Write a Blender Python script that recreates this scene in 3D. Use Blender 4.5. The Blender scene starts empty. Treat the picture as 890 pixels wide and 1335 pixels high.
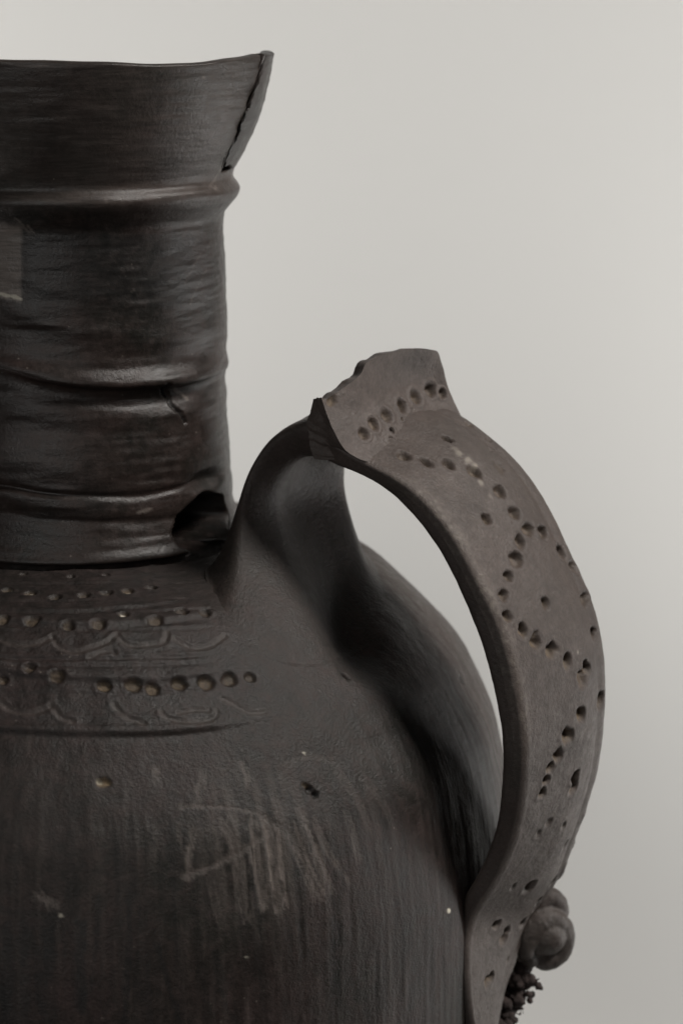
import bpy, bmesh, math
import numpy as np

# ------------------------------------------------------------------ camera, light, exposure
S = 0.00025                      # one working unit (about one photo pixel at the jug's axis) in metres
ELEV = math.radians(12.0)        # camera looks down by this much
DIST = 3400.0                    # camera distance in working units
AXIS_X = 345.0                   # picture centre lies this far right of the jug's axis
FWD = np.array([0, math.cos(ELEV), -math.sin(ELEV)])
UP = np.array([0, math.sin(ELEV), math.cos(ELEV)])
RIGHT = np.array([1.0, 0, 0])
TGT = np.array([AXIS_X, 0, 0.0])
CAM = TGT - DIST * FWD
Z_FLOOR = -1130.0

scene = bpy.context.scene
col = scene.collection
cam_d = bpy.data.cameras.new('camera')
cam_o = bpy.data.objects.new('camera', cam_d)
col.objects.link(cam_o)
cam_o.location = CAM * S
cam_o.rotation_euler = (math.pi / 2 - ELEV, 0, 0)
cam_d.sensor_fit = 'VERTICAL'
cam_d.sensor_height = 36.0
cam_d.lens = 36.0 * DIST / 1335.0
cam_d.clip_start = 0.01
cam_d.clip_end = 50
cam_d.dof.use_dof = True
cam_d.dof.focus_distance = (DIST - 300) * S
cam_d.dof.aperture_fstop = 11.0
scene.camera = cam_o

world = bpy.data.worlds.new('World')
scene.world = world
world.use_nodes = True
bg = world.node_tree.nodes['Background']
bg.inputs[0].default_value = (1.0, 0.99, 0.97, 1)
bg.inputs[1].default_value = 0.022


def area(name, loc, aim, size, power, colr=(1, 0.982, 0.955), size_y=None):
    d = bpy.data.lights.new(name, 'AREA')
    d.energy = power
    d.color = colr
    d.size = size
    if size_y:
        d.shape = 'RECTANGLE'
        d.size_y = size_y
    o = bpy.data.objects.new(name, d)
    col.objects.link(o)
    o.location = loc
    v = np.array(aim) - np.array(loc)
    from mathutils import Vector
    o.rotation_euler = Vector(v).to_track_quat('-Z', 'Y').to_euler()
    return o


# key softbox at the right, soft fill from the front left, two lamps on the backdrop
key = area('softbox_key', (0.830, -0.253, 0.883), (0.07, -0.05, -0.05), 0.30, 0.82, (1, 0.955, 0.905))
key.data.spread = math.radians(36)          # gridded, so that it does not spill on the backdrop
area('softbox_fill', (-0.40, -1.20, 0.22), (0.05, 0, -0.02), 0.6, 3.3)
area('backdrop_lamp', (0.72, 0.16, -0.20), (0.36, 0.7, -0.26), 0.35, 6.8)
area('backdrop_lamp', (-0.54, 0.16, -0.20), (-0.16, 0.7, -0.26), 0.35, 6.3)

vs = scene.view_settings
vs.view_transform = 'Standard'
vs.look = 'None'
vs.exposure = 0.0
vs.gamma = 1.0
vs.use_curve_mapping = False


# ------------------------------------------------------------------ maths helpers
def ray(px, py):
    return FWD * DIST + RIGHT * (px - 445.0) + UP * (667.5 - py)


def at(px, py, y):
    """point in the vertical plane of depth y (negative = towards the camera)"""
    d = ray(px, py)
    t = (y - CAM[1]) / d[1]
    return CAM + t * d


def project(p):
    q = p - CAM
    w = q @ FWD
    return np.stack([445.0 + DIST * (q @ RIGHT) / w, 667.5 - DIST * (q @ UP) / w], -1)


def catmull(pts, n):
    """dense Catmull-Rom through pts (k,d), resampled evenly by arc length to n points"""
    pts = np.asarray(pts, float)
    P = np.vstack([2 * pts[0] - pts[1], pts, 2 * pts[-1] - pts[-2]])
    out = []
    for i in range(1, len(P) - 2):
        t = np.linspace(0, 1, 40, endpoint=False)[:, None]
        p0, p1, p2, p3 = P[i - 1], P[i], P[i + 1], P[i + 2]
        out.append(0.5 * (2 * p1 + (p2 - p0) * t + (2 * p0 - 5 * p1 + 4 * p2 - p3) * t * t
                          + (3 * p1 - p0 - 3 * p2 + p3) * t ** 3))
    out.append(pts[-1][None])
    out = np.vstack(out)
    if n is None:
        return out
    return resample(out, n)


def resample(pts, n):
    L = np.concatenate([[0], np.cumsum(np.linalg.norm(np.diff(pts[:, :3], axis=0), axis=1))])
    t = np.linspace(0, L[-1], n)
    return np.stack([np.interp(t, L, pts[:, k]) for k in range(pts.shape[1])], -1)


_rng = np.random.default_rng(7)
_TAB = _rng.random((32, 32, 32))


def vnoise(p):
    i = np.floor(p).astype(int)
    f = p - i
    f = f * f * (3 - 2 * f)
    r = np.zeros(len(p))
    for dx in (0, 1):
        for dy in (0, 1):
            for dz in (0, 1):
                w = (np.where(dx, f[:, 0], 1 - f[:, 0]) * np.where(dy, f[:, 1], 1 - f[:, 1])
                     * np.where(dz, f[:, 2], 1 - f[:, 2]))
                r += w * _TAB[(i[:, 0] + dx) % 32, (i[:, 1] + dy) % 32, (i[:, 2] + dz) % 32]
    return r * 2 - 1


def fbm(p, scale, octs=3):
    a, r = 1.0, 0
    for k in range(octs):
        r = r + a * vnoise(p / scale + 17.3 * k)
        scale, a = scale / 2.1, a * 0.5
    return r


def sstep(a, b, x):
    t = np.clip((x - a) / (b - a), 0, 1)
    return t * t * (3 - 2 * t)


def poly_dist(p, line):
    """distance of points to a 3-D polyline, and the fraction along it"""
    best = np.full(len(p), 1e9)
    frac = np.zeros(len(p))
    n = len(line) - 1
    for i in range(n):
        a, b = line[i], line[i + 1]
        ab = b - a
        t = np.clip(((p - a) @ ab) / max(ab @ ab, 1e-9), 0, 1)
        d = np.linalg.norm(p - a - t[:, None] * ab, axis=1)
        m = d < best
        best[m] = d[m]
        frac[m] = (i + t[m]) / n
    return best, frac


# ------------------------------------------------------------------ mesh helpers
def make_mesh(name, verts, quads, mat, parent=None, attrs=None, smooth=True, tris=None):
    me = bpy.data.meshes.new(name)
    verts = np.asarray(verts, float) * S
    quads = np.asarray(quads, np.int32)
    me.vertices.add(len(verts))
    me.vertices.foreach_set('co', verts.astype(np.float32).ravel())
    nq = len(quads)
    loops = quads.ravel()
    starts = np.arange(nq) * 4
    if tris is not None and len(tris):
        tris = np.asarray(tris, np.int32)
        starts = np.concatenate([starts, nq * 4 + np.arange(len(tris)) * 3])
        loops = np.concatenate([loops, tris.ravel()])
    me.loops.add(len(loops))
    me.loops.foreach_set('vertex_index', loops.astype(np.int32))
    me.polygons.add(len(starts))
    me.polygons.foreach_set('loop_start', starts.astype(np.int32))
    me.update(calc_edges=True)
    me.validate()
    me.polygons.foreach_set('use_smooth', np.full(len(me.polygons), smooth))
    for k, v in (attrs or {}).items():
        a = me.attributes.new(k, 'FLOAT', 'POINT')
        a.data.foreach_set('value', np.asarray(v, np.float32))
    me.materials.append(mat)
    o = bpy.data.objects.new(name, me)
    col.objects.link(o)
    if parent:
        o.parent = parent
    return o


def grid_quads(nr, nc, wrap=False, flip=False, mask=None):
    r = np.arange(nr - 1)[:, None]
    c = np.arange(nc if wrap else nc - 1)[None, :]
    c2 = (c + 1) % nc
    q = np.stack(np.broadcast_arrays(r * nc + c, r * nc + c2, (r + 1) * nc + c2, (r + 1) * nc + c), -1)
    q = q.reshape(-1, 4)
    return q[:, ::-1] if flip else q


# ------------------------------------------------------------------ materials
def clay(name, c1, c2, g1=(0.078, 0.064, 0.057), g2=(0.098, 0.078, 0.070), rough=0.52, streak=(1, 1, 1), scale=40.0, bump=0.34, streak_amt=0.5, grain=900.0, detail_scale=None, spec=0.29, sbump=0.4):
    ds = detail_scale or scale
    m = bpy.data.materials.new(name)
    m.use_nodes = True
    nt = m.node_tree
    N, L = nt.nodes, nt.links
    b = N['Principled BSDF']
    b.inputs['Specular IOR Level'].default_value = spec

    def noise(sc, det, vec, rgh=0.6):
        n = N.new('ShaderNodeTexNoise')
        n.inputs['Scale'].default_value = sc
        n.inputs['Detail'].default_value = det
        n.inputs['Roughness'].default_value = rgh
        L.new(vec, n.inputs['Vector'])
        return n.outputs['Fac']

    def ramp(v, a, bb, lo=0.0, hi=1.0):
        r = N.new('ShaderNodeMapRange')
        r.inputs['From Min'].default_value = a
        r.inputs['From Max'].default_value = bb
        r.inputs['To Min'].default_value = lo
        r.inputs['To Max'].default_value = hi
        L.new(v, r.inputs['Value'])
        return r.outputs['Result']

    def mix(fac, a, bb, mode='MIX'):
        x = N.new('ShaderNodeMix')
        x.data_type = 'RGBA'
        x.blend_type = mode
        for sock, val in ((x.inputs[0], fac), (x.inputs[6], a), (x.inputs[7], bb)):
            if isinstance(val, (tuple, list)):
                sock.default_value = (*val, 1)
            elif isinstance(val, float):
                sock.default_value = val
            else:
                L.new(val, sock)
        return x.outputs[2]

    def attr(nm):
        a = N.new('ShaderNodeAttribute')
        a.attribute_name = nm
        return a.outputs['Fac']

    def math_(op, a, bb):
        x = N.new('ShaderNodeMath')
        x.operation = op
        for sock, val in ((x.inputs[0], a), (x.inputs[1], bb)):
            if isinstance(val, float):
                sock.default_value = val
            else:
                L.new(val, sock)
        return x.outputs[0]

    tc = N.new('ShaderNodeTexCoord').outputs['Object']
    mp = N.new('ShaderNodeMapping')
    mp.inputs['Scale'].default_value = streak
    L.new(tc, mp.inputs['Vector'])
    st = mp.outputs['Vector']
    big = ramp(noise(scale, 4, tc), 0.36, 0.64)
    colr = mix(big, c1, c2)
    stn = noise(ds * 3.5, 5, st, 0.65)
    colr = mix(ramp(stn, 0.35, 0.65, 0.0, streak_amt), colr, tuple(x * 0.45 for x in c1))
    mot = noise(ds * 9, 6, tc, 0.7)
    colr = mix(ramp(mot, 0.45, 0.75, 0.0, 0.45), colr, tuple(x * 1.9 for x in c2))
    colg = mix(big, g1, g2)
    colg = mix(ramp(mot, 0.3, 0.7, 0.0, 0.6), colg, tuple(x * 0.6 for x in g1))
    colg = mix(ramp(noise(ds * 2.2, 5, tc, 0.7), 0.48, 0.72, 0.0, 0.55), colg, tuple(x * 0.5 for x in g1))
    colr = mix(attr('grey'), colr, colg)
    gsp = noise(grain * 1.1, 3, tc, 0.7)
    gc = N.new('ShaderNodeMix')
    gc.data_type = 'RGBA'
    gc.blend_type = 'MULTIPLY'
    gc.inputs[0].default_value = 1.0
    L.new(colr, gc.inputs[6])
    cmb = N.new('ShaderNodeCombineColor')
    gv = ramp(gsp, 0.3, 0.7, 0.82, 1.18)
    for k in range(3):
        L.new(gv, cmb.inputs[k])
    L.new(cmb.outputs[0], gc.inputs[7])
    colr = gc.outputs[2]
    # pale worn patches, dark stains, tan dust, white grains; pale and white also carry the handle's painted glint
    pw = math_('MULTIPLY', attr('pale'), ramp(noise(grain * 0.5, 3, st), 0.3, 0.7, 0.45, 1.0))
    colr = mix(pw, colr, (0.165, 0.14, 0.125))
    dk = math_('MULTIPLY', attr('dark'), ramp(mot, 0.25, 0.7, 1.0, 0.55))
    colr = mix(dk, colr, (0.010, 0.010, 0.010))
    du = math_('MULTIPLY', attr('dust'), ramp(noise(grain * 0.8, 3, tc), 0.3, 0.7, 0.3, 1.0))
    colr = mix(du, colr, (0.17, 0.125, 0.075))
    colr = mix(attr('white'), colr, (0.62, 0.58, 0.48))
    vo = N.new('ShaderNodeTexVoronoi')
    vo.inputs['Scale'].default_value = grain * 0.35
    L.new(tc, vo.inputs['Vector'])
    sp = math_('MULTIPLY', ramp(vo.outputs['Distance'], 0.05, 0.13, 1.0, 0.0),
               ramp(noise(scale * 2, 2, tc), 0.55, 0.68))
    colr = mix(math_('MULTIPLY', sp, 0.35), colr, (0.25, 0.22, 0.19))
    L.new(colr, b.inputs['Base Color'])
    rr = math_('ADD', ramp(mot, 0.3, 0.7, rough - 0.08, rough + 0.14), math_('MULTIPLY', attr('dust'), 0.3))
    L.new(rr, b.inputs['Roughness'])
    h = math_('ADD', math_('MULTIPLY', noise(grain, 4, tc, 0.75), 1.2), math_('MULTIPLY', stn, sbump))
    h = math_('ADD', h, math_('MULTIPLY', mot, 0.7))
    bp = N.new('ShaderNodeBump')
    bp.inputs['Strength'].default_value = bump
    bp.inputs['Distance'].default_value = 0.0012
    L.new(h, bp.inputs['Height'])
    L.new(bp.outputs['Normal'], b.inputs['Normal'])
    return m


M_BODY = clay('black_burnished_clay', (0.0165, 0.0152, 0.0128), (0.0285, 0.0188, 0.0170), rough=0.45, sbump=0.15, streak_amt=0.7, streak=(2.2, 2.2, 0.3), scale=17.0, detail_scale=30.0)
M_NECK = clay('wheel_thrown_black_clay', (0.0125, 0.0114, 0.0098), (0.026, 0.0172, 0.0148), rough=0.36, spec=0.36, streak=(0.35, 0.35, 4.0), scale=30.0, streak_amt=0.35, bump=0.2)
M_HANDLE = M_BODY
M_BROKEN = clay('rough_broken_clay', (0.034, 0.025, 0.023), (0.046, 0.033, 0.030), rough=0.75, scale=90.0, bump=0.6, streak_amt=0.3)

mb = bpy.data.materials.new('grey_backdrop_paper')
mb.use_nodes = True
pb = mb.node_tree.nodes['Principled BSDF']
pb.inputs['Roughness'].default_value = 0.95
pb.inputs['Specular IOR Level'].default_value = 0.1
nz = mb.node_tree.nodes.new('ShaderNodeTexNoise')
nz.inputs['Scale'].default_value = 3.0
cr = mb.node_tree.nodes.new('ShaderNodeMix')
cr.data_type = 'RGBA'
cr.inputs[6].default_value = (0.58, 0.574, 0.556, 1)
cr.inputs[7].default_value = (0.61, 0.603, 0.586, 1)
mb.node_tree.links.new(nz.outputs['Fac'], cr.inputs[0])
mb.node_tree.links.new(cr.outputs[2], pb.inputs['Base Color'])

# ------------------------------------------------------------------ backdrop: one sheet of paper, table to wall
prof = [(-700, Z_FLOOR), (900, Z_FLOOR)]
for k in range(1, 33):
    a = math.pi / 2 * k / 32
    prof.append((900 + 1800 * math.sin(a), Z_FLOOR + 1800 * (1 - math.cos(a))))
prof.append((2700, 3200))
xs = np.linspace(-1300, 2100, 15)
V = np.array([[x, y, z] for (y, z) in prof for x in xs], float)
bd = make_mesh('backdrop', V, grid_quads(len(prof), len(xs)), mb)
bd['kind'] = 'structure'

# ------------------------------------------------------------------ the jug: profiles
jug = bpy.data.objects.new('clay_jug', None)
col.objects.link(jug)
jug.location = (0, 0, Z_FLOOR * S)
jug['label'] = 'dark grey clay jug with ringed neck and broken strap handle'
jug['category'] = 'jug'


def sil(px, py):
    p = at(px, py, 0.0)
    return (p[0], p[2])


# body profile, from the seam under the neck downwards (radius, height)
bp_ = [(150, sil(0, 690)[1]), (195, sil(0, 691)[1]), (225, sil(0, 693)[1]), (270, sil(0, 699)[1]), (325, sil(0, 707)[1]),
       sil(472, 721), sil(512, 749), sil(554, 789), sil(597, 838), sil(637, 908), sil(653, 966),
       (571, sil(0, 1050)[1]), (575, sil(0, 1150)[1]), (572, sil(0, 1250)[1]), (560, sil(0, 1340)[1]),
       (530, sil(0, 1450)[1]), (470, sil(0, 1580)[1]), (380, sil(0, 1700)[1]), (310, Z_FLOOR + 20), (300, Z_FLOOR)]
BP = catmull(bp_, None)
BP[:, 1] = np.minimum.accumulate(BP[:, 1] - np.arange(len(BP)) * 1e-4)


def R_body(z):
    return np.interp(-z, -BP[:, 1], BP[:, 0])


np_ = [sil(357, 68), sil(351, 100), sil(341, 140), sil(327, 178), sil(311, 210), sil(305.5, 222), sil(305, 231),
       sil(311, 239), sil(313, 246), sil(309, 256), sil(299, 268), sil(292, 280), sil(291, 300), sil(293, 350),
       sil(294, 400), sil(296, 490), sil(299, 560), sil(303, 640), sil(308, 668), sil(315, 684), sil(314, 688)]
NP = catmull(np_, None)
NP[:, 1] = np.minimum.accumulate(NP[:, 1] - np.arange(len(NP)) * 1e-4)
Z_RIM = NP[0, 1]


def R_neck(z):
    return np.interp(-z, -NP[:, 1], NP[:, 0])


def cast(pts, which='body'):
    """where the sight lines through picture points meet the plain turned surface"""
    out = []
    fn = R_body if which == 'body' else R_neck
    lo, hi = (BP[-1, 1], BP[0, 1]) if which == 'body' else (NP[-1, 1] - 20, Z_RIM + 20)
    for px, py in pts:
        d = ray(px, py)
        t = np.linspace(0.82, 1.06, 3000)
        q = CAM + t[:, None] * d
        r = np.hypot(q[:, 0], q[:, 1])
        ins = (r < fn(q[:, 2])) & (q[:, 2] < hi) & (q[:, 2] > lo)
        i = int(np.argmax(ins)) if ins.any() else int(np.argmin(r))
        out.append(q[i])
    return np.array(out)


def theta_grid(fine_lo, fine_hi, n_fine, n_rest):
    """azimuths (0 = towards the camera, positive to the right), dense in front"""
    a = np.linspace(fine_lo, fine_hi, n_fine, endpoint=False)
    b = np.linspace(fine_hi, fine_lo + 360, n_rest, endpoint=False)
    return np.radians(np.concatenate([a, b]))


def turn(r, th, z):
    return np.stack([r * np.sin(th), -r * np.cos(th), z], -1)


# ------------------------------------------------------------------ marks pressed into the shoulder (picture points)
ROW1 = [(10, 768, 9, 1), (39, 773, 9, 1), (72, 778, 9, .4), (110, 777, 9, .4), (139, 775, 9, .3), (166, 773, 9, 1), (197, 768, 9, .2)]
ROW0 = [(31, 749, 6, .6), (93, 753, 6, .3), (138, 752, 6, .2)]
ROW2 = [(4, 807, 10, .6), (42, 808, 12, .35), (89, 815, 9, .4), (129, 814, 10, .4), (161, 802, 8, .5), (202, 810, 11, .35), (237, 799, 10, .3), (266, 801, 9, .2)]
ROW3 = [(38, 870, 9, .3), (74, 881, 11, .5), (3, 885, 8, .4), (136, 894, 10, .75), (174, 893, 12, .5), (199, 898, 11, .7),
        (233, 892, 11, .5), (268, 891, 12, .5), (298, 887, 12, .3), (326, 884, 9, .2)]
SCALLOPS = [
    [(-20, 830), (0, 831), (12, 836), (28, 839), (51, 837), (67, 830)],
    [(69, 828), (76, 841), (95, 849), (118, 845), (140, 837), (153, 827)],
    [(156, 832), (168, 841), (191, 842), (214, 838), (218, 826)],
    [(228, 835), (251, 846), (273, 844), (293, 831)],
    [(0, 914), (17, 925), (42, 929), (65, 921)], [(67, 918), (79, 933), (95, 940)],
    [(149, 919), (163, 933), (188, 943)],
    [(211, 928), (217, 935), (245, 942), (276, 938), (283, 927)],
    [(290, 911), (307, 919), (324, 929), (346, 928)],
    [(118, 856), (130, 852), (146, 848), (150, 852)], [(234, 929), (258, 925), (273, 927)]]
FINE_LINES = [(762, 1.0), (783, 1.2), (798, 1.0), (822, .7), (858, 1.3), (868, .9), (904, .7), (938, 1.0), (943, .8)]
RIDGES = [  # picture line, height, half width above, half width below, groove below
    ([(-60, 786), (0, 790), (80, 794), (160, 791), (230, 783), (280, 772)], 2.4, 7, 3.5, 1.6),
    ([(-60, 802), (0, 807), (80, 812), (160, 812), (230, 806), (300, 797)], 3.6, 10, 3.5, 1.6),
    ([(-60, 862), (0, 870), (80, 880), (180, 884), (260, 879), (330, 866)], 4.2, 12, 4, 0.9),
    ([(-60, 940), (0, 947), (80, 952), (180, 953), (260, 949), (320, 940), (365, 928)], 4.2, 13, 3.5, 1.5)]

nrow_f = 470
z_cut = sil(0, 1345)[1] - 60
iv = int(np.argmax(BP[:, 1] < z_cut))
prof_top = resample(BP[:iv + 1], nrow_f)
prof_low = resample(BP[iv:], 60)[1:]
PB = np.vstack([prof_top, prof_low])
th_b = theta_grid(-28, 104, 600, 90)
nr, nc = len(PB), len(th_b)
dP = np.gradient(PB, axis=0)
nrm2 = np.stack([-dP[:, 1], dP[:, 0]], -1)
nrm2 /= np.linalg.norm(nrm2, axis=1)[:, None]
TH = np.broadcast_to(th_b[None], (nr, nc)).ravel()
RR = np.repeat(PB[:, 0], nc)
ZZ = np.repeat(PB[:, 1], nc)
PV = turn(RR, TH, ZZ)
NV = turn(np.repeat(nrm2[:, 0], nc), TH, np.repeat(nrm2[:, 1], nc))
disp = np.zeros(len(PV))
at_b = {k: np.zeros(len(PV)) for k in ('dust', 'pale', 'dark', 'white', 'grey')}

disp += 3.0 * fbm(PV, 170, 2) + 0.9 * fbm(PV * np.array([1, 1, .25]), 28, 3)
# shoulder throwing lines
sh = sstep(sil(0, 960)[1], sil(0, 820)[1], ZZ)
disp += sh * 0.8 * fbm(np.stack([TH * 60, ZZ * 0 + 3, RR + ZZ], -1) * np.array([.2, 1, 1]), 14, 3)


def near(c, rad):
    return np.nonzero((np.abs(PV - c) < rad).all(1))[0]


BL = np.concatenate([[0], np.cumsum(np.linalg.norm(np.diff(BP, axis=0), axis=1))])


def arc_of(p):
    return np.interp(-p[:, 2], -BP[:, 1], BL)


twP = (TH + math.pi) % (2 * math.pi) - math.pi
ix = np.nonzero((ZZ > sil(0, 930)[1]) & (np.abs(twP) < 1.25))[0]
PX, TX = PV[ix], twP[ix]
arcX = arc_of(PX)
n60, n70, n55 = fbm(PX, 60, 2), fbm(PX, 70, 2), fbm(PX, 55, 2)
for line, h, wu, wd, gr in RIDGES:
    pts = cast(catmull(line, 40))
    ang = np.arctan2(pts[:, 0], -pts[:, 1])
    o = np.argsort(ang)
    d = arcX - np.interp(TX, ang[o], arc_of(pts)[o])          # positive = below the ridge
    fade = 1 - sstep(ang.max() - 0.30, ang.max() + 0.02, TX)
    e = np.where(d < 0, np.exp(-(d / wu) ** 2), np.exp(-(d / wd) ** 2))
    disp[ix] += fade * (0.8 + 0.35 * n60) * (h * e - gr * np.exp(-((d - wd * 2.2) / (wd * 1.1)) ** 2))
for y0, h in FINE_LINES:
    pts = cast([(x, y0 - 8 + 8 * math.cos((x - 120) / 190.0)) for x in range(-60, 330, 15)])
    ang = np.arctan2(pts[:, 0], -pts[:, 1])
    o = np.argsort(ang)
    d = arcX - np.interp(TX, ang[o], arc_of(pts)[o]) + 1.5 * n70
    fade = (1 - sstep(ang.max() - .15, ang.max() + .05, TX)) * sstep(-.4, .3, n55 + .1 + .3 * math.sin(y0))
    disp[ix] += fade * h * (-1.3 * np.exp(-(d / 2.0) ** 2) + .8 * np.exp(-((d + 5) / 3.0) ** 2))
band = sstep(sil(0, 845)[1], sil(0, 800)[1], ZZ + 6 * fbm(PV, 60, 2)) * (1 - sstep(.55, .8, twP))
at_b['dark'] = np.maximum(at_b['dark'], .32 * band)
rg = np.random.default_rng(3)
for row in (ROW0, ROW1, ROW2, ROW3):
    cc = cast([(x, y) for x, y, _, _ in row])
    for c, (x, y, r, du) in zip(cc, row):
        r = r * 0.86
        i = near(c, r * 2.6)
        q = PV[i] - c
        hx = turn(0, 0, 0)
        t_h = np.array([math.cos(TH[i].mean()), math.sin(TH[i].mean()), 0])
        u = q @ t_h
        w = np.sqrt(np.maximum((q ** 2).sum(1) - u * u, 0)) * 1.0
        d = np.sqrt((u / (r * 1.15)) ** 2 + (w / r) ** 2) + 0.10 * fbm(PV[i], 7, 2)
        disp[i] += -5.2 * (1 - sstep(0.5, 0.98, d)) + 0.5 * np.exp(-((d - 1.2) / 0.22) ** 2)
        f = (1 - sstep(0.4, 0.95, d))
        at_b['dust'][i] = np.maximum(at_b['dust'][i], f * min(1, du * .7 + 0.08))
        if du >= 1:
            d2 = np.linalg.norm(q - t_h * 1.5, axis=1) / (r * 0.75) + 0.3 * fbm(PV[i], 5, 2)
            at_b['white'][i] = np.maximum(at_b['white'][i], (1 - sstep(0.3, 0.8, d2)) * 0.75)
for k, s_ in enumerate(SCALLOPS):
    ln = cast(catmull(s_, 16))
    i = near(ln.mean(0), 140)
    d, f = poly_dist(PV[i], ln)
    w = 2.8
    disp[i] += -1.5 * np.exp(-(d / w) ** 4) + 0.5 * np.exp(-((d - 5.5) / 2.2) ** 2)
    at_b['pale'][i] = np.maximum(at_b['pale'][i], 0.22 * np.exp(-(d / 5) ** 4))

# scuffs, scraped pale strokes
STROKES = [([(204, 1003), (204, 1016)], 5, .35), ([(264, 1003), (262, 1024), (257, 1046)], 7, .45), ([(316, 998), (322, 1020)], 6, .40),
           ([(252, 1083), (246, 1118), (248, 1142)], 6, .5), ([(233, 1078), (238, 1110)], 4, .25), ([(263, 1085), (272, 1140), (290, 1205)], 6, .35),
           ([(290, 1070), (310, 1115), (316, 1170), (322, 1200)], 8, .6), ([(330, 1065), (335, 1130), (345, 1180)], 9, .9),
           ([(352, 1072), (358, 1130), (366, 1186)], 9, .85), ([(374, 1076), (392, 1120), (414, 1168)], 8, .6),
           ([(390, 1056), (408, 1105), (430, 1160)], 7, .5), ([(410, 1072), (430, 1115), (458, 1152)], 5, .3),
           ([(450, 1060), (460, 1090), (466, 1120)], 5, .3), ([(235, 1050), (290, 1052), (340, 1062), (375, 1088)], 4, .45),
           ([(240, 1142), (287, 1124), (340, 1092), (352, 1080)], 7, .55), ([(342, 1066), (350, 1085), (352, 1120)], 8, .6),
           ([(300, 1090), (305, 1130), (312, 1165)], 5, .4), ([(205, 1075), (200, 1130)], 4, .2),
           ([(470, 1010), (500, 1050), (520, 1100)], 5, .2), ([(440, 1000), (470, 1050), (485, 1085)], 6, .22),
           ([(370, 1000), (400, 985), (440, 990)], 5, .2), ([(40, 950), (36, 985)], 4, .15), ([(170, 1010), (165, 1075)], 6, .14),
           ([(50, 1166), (62, 1172), (70, 1182)], 8, .5)]
rs = np.random.default_rng(5)
for s_, w, a in STROKES:
    subs = [(0.0, w * .75, a * .6)] + [(rs.uniform(-1, 1) * w * .95, w * rs.uniform(.12, .28), a * rs.uniform(.4, 1.0)) for _ in range(7)]
    for dx, ww, aa in subs:
        e0, e1 = rs.uniform(-6, 6, 2)
        ln = cast(catmull([(x + dx, y + (e0 if k == 0 else e1 if k == len(s_) - 1 else 0)) for k, (x, y) in enumerate(s_)], 9))
        i = near(ln.mean(0), 120)
        d, f = poly_dist(PV[i], ln)
        g = fbm(PV[i] * np.array([1, 1, .18]), 4, 3)
        v = aa * 1.25 * (1 - sstep(0.5, 1.15, d / ww + 0.7 * g)) * (0.6 + 0.4 * np.sin(math.pi * f))
        at_b['pale'][i] = np.maximum(at_b['pale'][i], v)
        disp[i] += -0.5 * aa * np.exp(-(d / ww) ** 4)
DRIPS = [([(8, 1205), (10, 1270), (12, 1340)], 8, .7), ([(62, 1200), (64, 1240), (62, 1268)], 8, .8), ([(106, 1205), (107, 1260), (106, 1315)], 7, .9),
         ([(168, 1160), (168, 1240), (162, 1330)], 4, .8), ([(205, 1230), (222, 1290), (232, 1325)], 4, .7), ([(30, 1200), (34, 1290), (30, 1345)], 7, .6),
         ([(50, 1240), (52, 1300), (70, 1345)], 5, .5), ([(280, 1240), (295, 1310), (312, 1345)], 4, .45), ([(130, 1170), (126, 1230), (118, 1290)], 4, .5),
         ([(185, 1185), (190, 1250), (196, 1345)], 5, .4), ([(330, 1220), (342, 1290), (350, 1345)], 4, .4), ([(0, 1186), (40, 1192), (80, 1196)], 6, .4),
         ([(90, 1125), (120, 1134), (150, 1142)], 3, .4), ([(70, 1090), (80, 1086)], 8, .4)]
for s_, w, a in DRIPS:
    ln = cast(catmull(s_, 10))
    i = near(ln.mean(0), 170)
    d, f = poly_dist(PV[i], ln)
    v = a * (1 - sstep(0.5, 1.3, d / w + 0.5 * fbm(PV[i] * np.array([1, 1, .3]), 9, 3)))
    at_b['dark'][i] = np.maximum(at_b['dark'][i], v)
# chips and grains
for (x, y, r, dep, k, a) in [(135, 1019, 7, 4, 'dust', 1.0), (130, 1018, 4, 2, 'white', .35), (584, 1187, 4.5, -1, 'white', 1.0), (404, 1029, 7, 6, 'dark', .8),
                             (411, 1036, 5, 6, 'dark', .8), (399, 1024, 6, 3, 'dust', .3), (602, 886, 7, 5, 'dark', .8), (161, 802, 3, 0, 'white', .9),
                             (398, 981, 2.5, 0, 'white', .5), (395, 838, 2.5, 0, 'white', .5), (80, 1194, 3, 0, 'white', .3),
                             (452, 880, 6, 5, 'dark', .6), (322, 1248, 2.5, 0, 'white', .3), (443, 846, 6, 6, 'dark', .7)]:
    c = cast([(x, y)])[0]
    i = near(c, r * 3)
    q = PV[i] - c
    d = np.sqrt((q[:, 0] / 1.3) ** 2 + q[:, 1] ** 2 + (q[:, 2] * 1.1) ** 2) / r + 0.25 * fbm(PV[i], 6, 2)
    disp[i] -= dep * (1 - sstep(0.4, 1.0, d))
    at_b[k][i] = np.maximum(at_b[k][i], a * (1 - sstep(0.5, 1.0, d)))
root_c = at(360, 790, -230)


def root_grey(P):
    q = P - root_c
    return 0.12 * (1 - sstep(60, 175, np.sqrt((q ** 2).sum(1)) + 30 * fbm(P, 50, 3)))


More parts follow.
